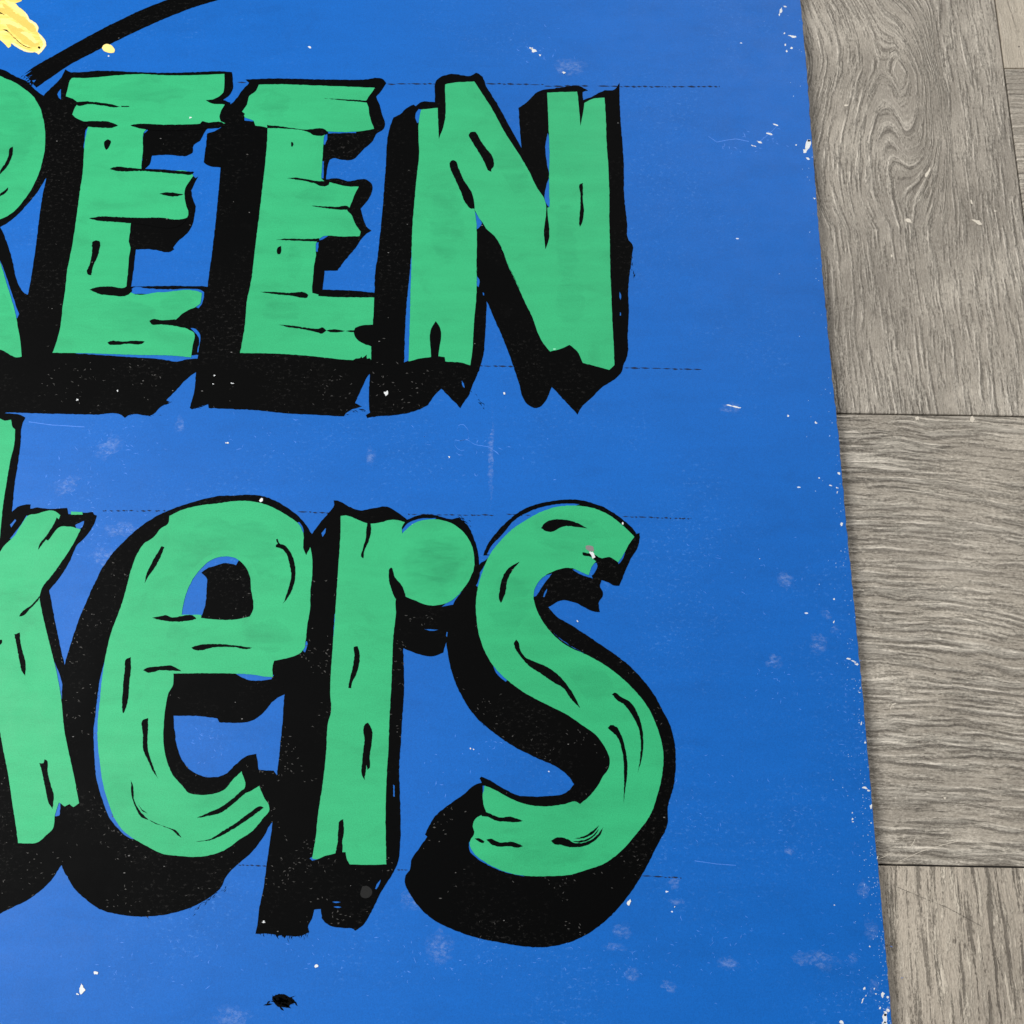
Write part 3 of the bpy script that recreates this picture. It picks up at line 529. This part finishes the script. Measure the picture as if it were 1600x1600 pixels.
letter('curved green lower-case s at the right end of the lower row', [sg], [sb,
    Q([(322,425),(350,374),(420,299),(500,207),(600,152),(700,121),(850,107),(905,111),(860,130),(650,195),(490,290),(405,375),(372,430),(350,428)]), Q([(305,495),(260,580),(247,617),(275,635),(300,560),(330,500)]), Q([(730,545),(650,575),(615,640),(612,690),(630,685),(640,672),(680,610)]), Q([(855,518),(920,520),(970,545),(985,577),(900,546)]),
    Q([(980,480),(1010,478),(1012,500),(990,548),(965,570),(955,540)]), Q([(730,910),(830,985),(935,1045),(870,1012),(790,962)]), Q([(360,1110),(460,1200),(440,1222),(378,1162)]), S([(210,780),(212,830),(258,882),(330,927),(440,972),(560,998),(480,960),(360,910),(270,840),(235,790)]), S([(296,430),(325,435),(318,480),(297,492)]), Q([(1195,390),(1168,460),(1145,485),(1130,450)])],
    [Q([(662,262),(690,225),(740,208),(820,210),(890,230),(950,262),(880,255),(820,248),(775,262),(740,282),(690,280)]), Q([(528,472),(480,530),(450,590),(440,660),(425,700),(412,730),(402,715),(405,640),(420,570),(460,510)]), Q([(492,975),(505,960),(518,970),(530,1020),(560,1065),(620,1095),(700,1130),(780,1190),(830,1250),(880,1330),(905,1385),(850,1330),(800,1260),(740,1225),(660,1170),(590,1125),(540,1070),(500,1010)]),
     Q([(1105,1300),(1118,1290),(1160,1315),(1220,1350),(1260,1410),(1290,1500),(1300,1590),(1295,1680),(1265,1790),(1280,1700),(1285,1600),(1270,1510),(1230,1430),(1180,1365),(1130,1330)]), S([(1078,70),(1095,52),(1125,58),(1160,110),(1185,190),(1200,280),(1198,380),(1185,470),(1178,535),(1180,400),(1178,300),(1165,200),(1140,130),(1100,90)]),
     S([(285,585),(330,600),(400,628),(470,625),(550,650),(520,658),(440,655),(380,650),(330,625),(285,612)]), S([(247,760),(270,758),(308,780),(300,788),(275,782)]), S([(320,768),(340,762),(400,785),(480,782),(550,808),(520,818),(460,808),(400,812),(350,795)]),
     S([(725,775),(745,760),(830,765),(860,785),(900,790),(960,775),(1010,740),(1050,690),(1030,740),(980,785),(920,810),(850,815),(780,800),(735,790)]), S([(870,762),(930,745),(980,715),(1025,678),(1000,715),(940,755)]), S([(860,780),(950,762),(1000,727),(1022,700),(1010,725),(960,770),(900,786)]),
     Q([(920,412),(960,420),(1000,430),(1040,450),(1090,443),(1145,478),(1040,500),(1005,470),(970,440),(920,425)])],
    thin=[Q([(560,230),(800,150),(1000,200),(1100,330),(900,440),(640,440)]), Q([(340,560),(600,520),(600,760),(420,980),(300,840)]), S([(420,700),(760,740),(980,850),(760,960),(460,900)]), Q([(760,1080),(1060,1160),(1160,1300),(980,1380)])])

# ---- black arc and yellow shape, top left
arc = A([(150,465),(210,420),(350,340),(500,255),(700,150),(900,55),(1040,0)]) + [(330,-28),(420,-52),(520,-66),(640,-70),(640,-36),(520,-34),(430,-18)] \
    + A([(1365,0),(1200,50),(1000,130),(700,270),(560,340),(420,415),(340,470),(280,512),(228,548),(205,525),(225,500),(190,505),(178,490),(215,462),(170,480),(158,472),(200,440)])
a_ob = paint('arc_line', [arc], Z0 + 0.045 * MM, 0.03 * MM, BLACK, sign, label='broad black brush line curving up from the letters at top left')
for p in ([(160,470),(190,452),(215,442),(200,455)], [(170,485),(200,470),(235,455),(210,478)], [(185,512),(200,500),(210,515),(200,532)]):
    paint('brush_stroke', [A(p)], Z0 + 0.05 * MM, 0.02 * MM, BLACK, a_ob, step=2, jit=0.3)
ylw = A2([(275,0),(270,15),(195,40),(190,60),(230,90),(290,130),(350,200),(370,245),(420,270),(465,310),(480,360),(470,405),(530,460),(575,530),(578,570),(555,605),(520,650),(480,680),(465,665),(350,655),(270,625),(200,585),(140,540),(135,580),(105,600),(90,585),(60,550),(0,500)]) + [(-60,40),(-110,-10),(-90,-60),(20,-70),(34,-20)]
y_ob = paint('yellow_tuft', [ylw], Z0 + 0.12 * MM, 0.09 * MM, YELLOW, sign, label='yellow and ochre brushed tuft in the top left corner')
for p in ([(30,40),(90,70),(200,170),(330,240),(430,330),(470,400),(400,400),(300,330),(200,260),(90,190),(0,150),(0,90),(60,110)], [(60,290),(200,330),(330,400),(440,500),(500,560),(430,590),(330,560),(230,470),(130,380)]):
    paint('brush_stroke', [A2(p)], Z0 + 0.13 * MM, 0.03 * MM, OCHRE, y_ob, step=2, jit=0.5)
for p in ([(60,0),(160,30),(260,110),(330,200),(300,215),(200,140),(110,70)], [(40,230),(180,270),(290,330),(250,350),(130,310),(0,290)], [(240,400),(330,400),(420,470),(480,540),(440,540),(340,470)]):
    paint('brush_stroke', [A2(p)], Z0 + 0.14 * MM, 0.03 * MM, CREAM, y_ob, step=2, jit=0.5)
for p in ([(290,130),(350,200),(370,245),(420,270),(465,310),(480,360),(470,405),(450,390),(455,350),(430,310),(380,285),(345,255),(330,210)], [(470,405),(530,460),(575,530),(578,570),(555,605),(520,650),(480,680),(465,665),(350,655),(270,625),(200,585),(140,540),(160,535),(240,580),(350,630),(470,640),(520,600),(545,550),(510,480)]):
    paint('brush_stroke', [A2(p)], Z0 + 0.145 * MM, 0.03 * MM, PALE, y_ob, step=2, jit=0.4)
for p in ([(30,370),(80,372),(130,420),(200,490),(280,555),(400,605),(330,590),(250,545),(170,470),(100,400)], [(0,150),(65,188),(0,172)], [(472,597),(480,582),(495,580),(506,592),(502,608),(486,613)]):
    paint('brush_stroke', [A2(p)], Z0 + 0.16 * MM, 0.03 * MM, BLACK, y_ob, step=2, jit=0.2)
paint('paint_drop', [A2([(1275,600),(1290,572),(1330,552),(1385,565),(1415,590),(1435,625),(1430,655),(1390,666),(1340,655),(1300,640)])], Z0 + 0.2 * MM, 0.18 * MM, CREAM, sign, step=2, label='small pale yellow drip beside the black arc')

# ---- snapped layout lines, broken dashes
def dashes(segs, wpx=1.5):
    r = random.Random(len(segs) * 17 + int(segs[0][0][0])); out = []
    for (x0, y0), (x1, y1), dens in segs:
        x = x0
        while x < x1:
            l = r.uniform(3, 14) * (0.5 + dens); t = (x - x0) / (x1 - x0); y = y0 + (y1 - y0) * t + r.gauss(0, 0.25)
            e = min(x + l, x1); h = wpx * r.uniform(0.6, 1.15)
            out.append([(x, y - h * 0.5), ((x + e) / 2, y - h + r.gauss(0, 0.2)), (e, y), ((x + e) / 2, y + h * 0.7)])
            if e >= x1: break
            x = e + r.uniform(-2.5, 6) * (1.05 - dens) - 0.6 * dens
    return out
for lab, segs in [('thin broken dark line through the tops of the upper letters', [((370,128.3),(386,129),.9), ((604,131.3),(686,131.2),.95), ((758,131.3),(850,132.5),.95), ((850,135),(920,134),.9), ((933,135),(1003,135.8),1.0), ((1003,135.8),(1125,135.5),.8)]),
                  ('thin broken dark line at the foot of the upper letters', [((750,572),(803,573.3),.6), ((975,575.3),(1000,575.6),1), ((1000,575.6),(1097,578),.8)]),
                  ('thin broken dark line through the tops of the lower letters', [((160,798.5),(266,798.5),.15), ((465,800),(516,802.5),.8), ((637,804),(752,805.6),.5), ((752,805),(772,805.6),.9), ((790,804),(830,806),.5), ((972,807.5),(1022,809),.7), ((1022,809),(1080,811),.2)]),
                  ('thin broken dark line at the foot of the lower letters', [((372,1352),(418,1354),.9), ((620,1359),(638,1359.5),.9), ((1001,1369.5),(1043,1370.8),1), ((1043,1371),(1065,1372.5),.5)])]:
    dl = dashes(segs)
    lo = paint('layout_line', dl[:1], Z0 + 0.012 * MM, 0.008 * MM, LINE, sign, step=3, jit=0.12, label=lab, islands=dl[1:])
    lo['kind'] = 'stuff'

# ---- blot near the lower edge
br = random.Random(12)
def blob(x, y, rx, ry, n=9, rough=0.3, rot=0.0, r=br):
    out = []
    for k in range(n):
        a = 2 * math.pi * k / n; q = 1 + r.uniform(-rough, rough)
        dx, dy = rx * q * math.cos(a), ry * q * math.sin(a)
        out.append((x + dx * math.cos(rot) - dy * math.sin(rot), y + dx * math.sin(rot) + dy * math.cos(rot)))
    return out
bl = [[(425,1557),(433,1554),(441,1553),(450,1556),(458,1561),(462,1566),(455,1569),(449,1574),(440,1573),(431,1569),(426,1563)]]
for _ in range(46):
    q0 = (br.gauss(442, 9), br.gauss(1564, 5)); a_ = br.gauss(0.5, 0.5); l_ = br.uniform(3, 8); w_ = br.uniform(0.6, 1.8)
    bl.append([(q0[0] - l_ * math.cos(a_), q0[1] - l_ * math.sin(a_)), (q0[0] + w_ * math.sin(a_), q0[1] - w_ * math.cos(a_)), (q0[0] + l_ * math.cos(a_), q0[1] + l_ * math.sin(a_)), (q0[0] - w_ * math.sin(a_), q0[1] + w_ * math.cos(a_))])
ob = paint('paint_blot', bl[:1], Z0 + 0.04 * MM, 0.03 * MM, BLACK, sign, step=2, jit=0.5, label='small black blot on blue near the lower edge')
paint('dry_brush', bl[1:2], Z0 + 0.044 * MM, 0.03 * MM, BLACK, ob, step=2, jit=0.25, islands=bl[2:], corner=80)['kind'] = 'stuff'

# ---- chips where white primer shows, and pale scuffs
chips = [(484,74,3,1.6),(835,79,7,3.5),(829,75,3,1.5),(844,86,2,1.5),(881,114,3.5,1.5),(603,615,3.2,4,),(1147,635,13,1.6),(408,781.5,2.6,3.8),(298,184,2,2),(150,1520,3.5,2.6),(128,1545,5,8),(121,1553,3,2),(983,1410,3.2,4),(495,1509.5,3,3),(412,1440.5,2.5,2),
         (788,615,2,1.5),(702,714.5,1.7,1.5),(902,970.5,2,1.4),(1220,16,2.5,4.5),(1226,10,4,1.2),(1218,23,1.5,2),(1238,57,6,2),(1226,52,1.5,1.5),(1236.5,75,2.6,2.2),(1229,80,1.4,2.2),(1227,70,1.2,2),(1262,227,4,8),(1258,236,4,5),(1264,220,2.5,2),(1244,226.5,1.5,1.5),
         (1203,209,7,1.4),(1213,195,5,1.1),(1187,222,6,1.6),(1178,228,4,1),(1273,310,1.5,1.2),(1262,248,3,2),(1275,660.5,2.6,2.2),(1231,650,2,2),(1311.5,740,3.2,2),(1280,747,1.4,1.2),(1298,758.5,3,0.8),(1308,762,1.5,1),(1315,819,2,3),(1303,936,1.5,1.5),(1303,972,1,3),
         (1326,1029,5,1.6),(1333,1033,5,1.3),(1339,1038,4,1.2),(1344,1082,2,0.9),(1351,1231,4,2.4),(1357,1235,3,1.2),(1361,1260,2.5,3.5),(1361,1286,1.5,1.5),(1331.5,1270,1.2,1.2),(1332,1280,1.2,1.5),(1332.5,1284,1.2,1),(1304,1414,1.2,1.2),(1350,1545,2,3),(1369,1553,1.5,1.5),
         (1379,1555,3,5),(1348,1563,1.5,5),(1382,1593,4,9),(1384,1583,3.5,5),(1387,1578,4,3),(1315,1597,4,3),(1387,1558,2,3),(1359,1479,1.5,1.5),(973,818,1.8,1.8),(170,87.5,1.5,1.5),(335,587,1.6,1.6),(356,692,1.5,1.2),(353,692,1.2,1.2),(1054,1417,1.2,1.5),(184,611,1.6,1.4),(121,625,2,1.6),(333,600,1.8,1.2),(363,599,2.5,1),(735,1170,1.4,1.2),(740,1171,1.2,1.2),
         (1383,1600,3,3),(1375,1575,1.5,2),(1353,1556,1.2,1.5),(1366,1545,1,2.5),(1344,1075,0.8,2),(1308,770,1,3),(1346,1130,0.9,3),(1352,1160,0.9,2),(1371,1340,0.9,3)]
cr = random.Random(21)
for (x, y, rx, ry) in chips:
    paint('paint_chip', [blob(x, y, rx * 0.88, ry * 0.88, 9, 0.45, 0.25, cr)], Z0 + 0.335 * MM if (x < 1060 and y > 100 and x > 60) else Z0 + 0.03 * MM, 0.02 * MM, WHITE, panel, step=1.6, jit=0.3)
paint('paint_chip', [Q([(960,410),(985,408),(1002,445),(985,452)])], Z0 + 0.36 * MM, 0.02 * MM, WHITE, panel, step=2, jit=0.4)
paint('paint_chip', [Q([(940,368),(968,372),(988,378),(992,408),(962,405),(945,395)])], Z0 + 0.35 * MM, 0.02 * MM, GREY, panel, step=2, jit=0.5)
scuffs = [(893,104,22,12,.2),(690,1490,16,26,0),(282,665,8,14,0),(975,1455,14,12,.4),(990,1522,12,14,.3),(1228,905,9,17,-.4),(1278,1005,12,14,0),(1210,1033,10,9,0),(1053,1378,9,7,0),(1143,638,16,6,.1),(1350,1393,9,13,.3),(1358,1450,9,15,.2),(1333,1497,7,10,.3),(368,1590,26,14,.1),(580,715,9,12,.1),
          (190,830,26,10,.1),(165,870,20,14,.3),(1290,960,10,5,.5),(1060,1410,14,4,.1),(1232,1330,8,5,.6),(1305,985,5,6,0),(768,700,3,70,.02),(1366,1540,8,13,.2),(1280,1500,30,12,.3),(640,1410,14,20,.4),(960,1480,16,6,.1),(1140,1505,16,10,.2),(1045,1540,12,8,.2),(100,760,26,10,-.5),(170,700,10,22,.7)]
for (x, y, rx, ry, a) in scuffs:
    paint('scuff_mark', [blob(x, y, rx * 1.25, ry * 1.25, 15, 0.5, a, cr)], Z0 + 0.02 * MM, 0.006 * MM, SCUFF, panel, step=3, jit=0.8)
# slips of the brush: blue ground left open in the black, and one grey spot
for p in (P([(1018,425),(1026,430),(1027,500),(1019,498)]), P([(905,1075),(920,1040),(940,1018),(932,1045),(912,1078)]), P([(636,1156),(665,1154),(690,1159),(660,1163)]), P([(645,1188),(670,1184),(695,1190),(668,1194)]), M([(1212,893),(1260,894),(1300,898),(1260,903)]), M([(1352,910),(1358,912),(1354,940),(1348,936)]),
          Q([(675,692),(684,660),(700,640),(694,665),(682,692)]), O([(588,708),(596,720),(603,750),(594,742)]), O([(706,208),(714,212),(714,225),(708,222)]), O([(1484,205),(1492,220),(1490,250),(1484,238)]), O([(1486,320),(1492,325),(1490,340),(1485,338)])):
    paint('paint_gap', [p], Z0 + 0.19 * MM, 0.01 * MM, BLUE, panel, step=2, jit=0.15)
SPOT = paint_mat('grey_spot', (0.015, 0.015, 0.0145, 1), (0.012, 0.012, 0.012, 1), 0.6, 0.1)
paint('paint_spot', [blob(572, 1394, 9.5, 10, 12, 0.08, 0, cr)], Z0 + 0.19 * MM, 0.01 * MM, SPOT, panel, step=2, jit=0.2)
# a hair-thin looping scratch under the N
loop_pts = A2([(0,0)])
scr = O([(568,1005),(563,985),(568,965),(580,957),(600,960),(618,980),(627,1010),(622,1040),(600,1045),(575,1050),(550,1045),(548,1075),(562,1095),(585,1107),(600,1102)]) 
scr2 = O([(575,1050),(620,1045),(660,1070),(700,1078),(745,1087),(770,1105),(800,1130)])
SCRATCH = paint_mat('pale_scratch', (0.07, 0.22, 0.68, 1), (0.05, 0.18, 0.62, 1), 0.6, 0.3)
for pts in (scr, scr2):
    poly = [(x, y - 0.35) for x, y in pts] + [(x, y + 0.35) for x, y in pts[::-1]]
    paint('scratch', [poly], Z0 + 0.022 * MM, 0.006 * MM, SCRATCH, panel, step=4, jit=0.1, corner=80)

# ---- worn paint along the board's right edge
wr = random.Random(31); wear = []
for i in range(300):
    y = 1600 - 800 * abs(wr.gauss(0, 0.55)) if i % 5 else wr.uniform(5, 1600)
    if not 5 < y < 1600: continue
    for (xa, ya), (xb, yb2) in zip(redge, redge[1:]):
        if ya <= y < yb2: xe = xa + (xb - xa) * (y - ya) / (yb2 - ya)
    x = xe - 1.6 - abs(wr.gauss(0, 9)) * (1.0 if i % 3 else 3.0)
    wear.append(blob(x, y, wr.uniform(0.3, 0.8), wr.uniform(0.35, 1.0), 6, 0.45, wr.uniform(0, 3), wr))
wo = paint('edge_wear', wear[:1], Z0 + 0.03 * MM, 0.01 * MM, WEAR, sign, step=1.2, jit=0.15, islands=wear[1:]); wo['kind'] = 'stuff'

# ---- fine scratches on the blue and dust flecks on the black
fr = random.Random(77)
def wisp(x, y, l, wd, a, r=fr):
    c_, s_ = math.cos(a), math.sin(a); b_ = r.uniform(-0.25, 0.25) * l
    pts = [(-l / 2, 0), (0, b_ - wd * 0.5), (l / 2, r.uniform(-0.4, 0.4)), (0, b_ + wd * 0.5)]
    return [(x + u * c_ - v * s_, y + u * s_ + v * c_) for u, v in pts]
wisps = []
for (cx_, cy_, sx, sy, num) in [(170,830,60,30,60),(110,760,60,40,30),(180,690,70,30,30),(420,690,60,30,18),(330,1150,40,40,22),(1150,880,90,60,30),(1080,1240,60,60,34),(1230,1060,50,40,26),(1250,1300,70,80,40),
                                (700,1500,120,45,60),(960,1500,120,50,60),(250,1500,140,40,40),(480,1490,80,40,20),(1320,1520,50,60,50),(1330,1130,22,120,50),(860,80,60,30,18),(1190,215,25,12,14),(1170,230,40,8,12),(740,700,90,40,22),(700,1200,40,60,16),(770,1170,10,60,12),(1110,1480,80,50,40)]:
    for _ in range(num):
        wisps.append(wisp(fr.gauss(cx_, sx * 0.6), fr.gauss(cy_, sy * 0.6), fr.uniform(2, 8) * (1.6 if fr.random() < 0.1 else 1), fr.uniform(0.5, 1.3), fr.choice([fr.gauss(0.15, 0.4), fr.gauss(1.3, 0.5)])))
for sc_pts in ([(1107,213),(1120,222),(1135,219),(1150,217),(1170,221)], [(1186,222),(1197,213),(1206,205),(1216,194)], [(45,659),(80,664),(132,667)], [(790,1110),(787,1150),(790,1200)], [(1085,1345),(1120,1350),(1150,1352)]):
    wisps.append([(x, y - 0.5) for x, y in sc_pts] + [(x, y + 0.5) for x, y in sc_pts[::-1]])
wo2 = paint('fine_scratches', wisps[:1], Z0 + 0.018 * MM, 0.006 * MM, SCRATCH, sign, step=2, jit=0.12, islands=wisps[1:], corner=0); wo2['kind'] = 'stuff'
flk = []
tries = 0
boxes = [(0, 560, 700, 660, 130), (0, 860, 200, 1440, 170), (120, 900, 560, 1460, 230), (400, 1000, 700, 1470, 230), (620, 960, 1080, 1490, 250), (60, 180, 640, 560, 50)]
for (x0_, y0_, x1_, y1_, num) in boxes:
    k_ = 0
    for _ in range(4000):
        if k_ >= num: break
        p_ = (fr.uniform(x0_, x1_), fr.uniform(y0_, y1_))
        gate = math.sin(p_[0] * 0.031 + 1.3 * math.sin(p_[1] * 0.023)) * math.sin(p_[1] * 0.037 + 2.1 * math.sin(p_[0] * 0.017))
        if gate > fr.uniform(-0.15, 0.5) and any(inside(p_, q_) for q_ in SHADOWS):
            k_ += 1; flk.append(wisp(p_[0], p_[1], fr.uniform(1.5, 5.5), fr.uniform(0.6, 1.5), fr.gauss(0.2, 0.7)))
FLECK = paint_mat('dust_grey', (0.10, 0.096, 0.09, 1), (0.03, 0.029, 0.028, 1), 0.7, 0.1)
fo = paint('dust_flecks', flk[:1], Z0 + 0.2 * MM, 0.004 * MM, FLECK, sign, step=2, jit=0.25, islands=flk[1:], corner=80); fo['kind'] = 'stuff'

# ---- bristle marks where the black brush ran dry
dry = []
for (xa, ya, xb, yb3, ang, num, sp) in [(400,1458,482,1463,1.45,34,2.5),(158,1412,230,1433,0.45,16,2),(300,1424,350,1388,-0.75,26,2.5),(190,646,250,650,0.1,10,1.5),(255,632,266,624,0.3,8,2),(298,638,325,634,-0.3,8,1.5),(540,648,575,640,0.2,10,1.5),(575,650,590,648,0.3,8,1.5),
                                        (36,118,50,136,-0.45,14,2),(985,385,990,440,1.5,10,1.5),(715,806,735,818,0.6,10,1.5),(985,830,998,838,-0.6,6,1.5),(20,800,60,795,-0.2,12,2),(100,805,148,802,-0.15,12,2),(760,640,735,610,0.9,8,1.5)]:
    for _ in range(num):
        t_ = fr.random()
        dry.append(wisp(xa + (xb - xa) * t_ + fr.gauss(0, sp), ya + (yb3 - ya) * t_ + fr.gauss(0, sp), fr.uniform(3, 11), fr.uniform(0.5, 1.3), ang + fr.gauss(0, 0.15)))
paint('dry_brush', dry[:1], Z0 + 0.034 * MM, 0.006 * MM, BLACK, sign, step=2, jit=0.15, islands=dry[1:], corner=80)['kind'] = 'stuff'

# ---- scratches, grit and pale flecks on the planks
LIGHT = paint_mat('pale_scratch_and_glint', (0.66, 0.60, 0.50, 1), (0.6, 0.54, 0.45, 1), 0.5, 0.4)  # shared by scratches, joint chips and painted glints
GRIT = paint_mat('dark_grit', (0.03, 0.026, 0.022, 1), (0.02, 0.018, 0.016, 1), 0.7, 0.2)
inv = (Matrix.Translation((0, 0, -0.0025)) @ Matrix.Rotation(ROT, 4, 'Z')).inverted()
def on_floor(name, pts, m, **kw):
    o = paint(name, [pts], 0.00025, 0.0001, m, None, step=2, jit=0.12, corner=0 if name == 'scratch' else 80, plane=0.0, **kw)
    o.parent = floor; o.matrix_parent_inverse = inv
def line(pts, wd): return [(x - wd * 0.2, y - wd) for x, y in pts] + [(x + wd * 0.2, y + wd) for x, y in pts[::-1]]
for pts, wd in [([(1372,1342),(1380,1339),(1388,1335)], 0.7), ([(1404,1346),(1440,1330),(1480,1318),(1510,1312)], 0.4), ([(1391,1116),(1391,1108),(1394,1101),(1400,1099)], 0.9), ([(1423,1323),(1428,1315),(1431,1308)], 0.7), ([(1467,1150),(1472,1158)], 0.8)]:
    on_floor('scratch', line(pts, wd), LIGHT)
on_floor('scratch', line([(1402,1386),(1440,1402),(1480,1418),(1535,1448)], 0.22), GRIT)
for (x, y, rx, ry, a) in [(1527,347,8,3.5,.5),(1450,270,2.5,7,.5),(1518,316,1.5,5,-.2),(1555,330,2,1.5,0),(1519,655,4,4.5,0),(1433,654,2.5,3,0),(1476,1247,2,2,0),(1420,345,6,2,.3),(1322,165,3,1.5,0),(1393,400,1.5,2,0)]:
    on_floor('pale_fleck', blob(x, y, rx, ry, 9, 0.45, a, fr), LIGHT)  # glints of the embossing painted as pale blobs, with joint chips among them
for (x, y, r_) in [(1461,1053,1.3),(1592,73,1.6),(1365,980,1.0),(1420,1250,0.9)]:
    on_floor('grit', blob(x, y, r_, r_ * 0.8, 7, 0.4, 0, fr), GRIT)
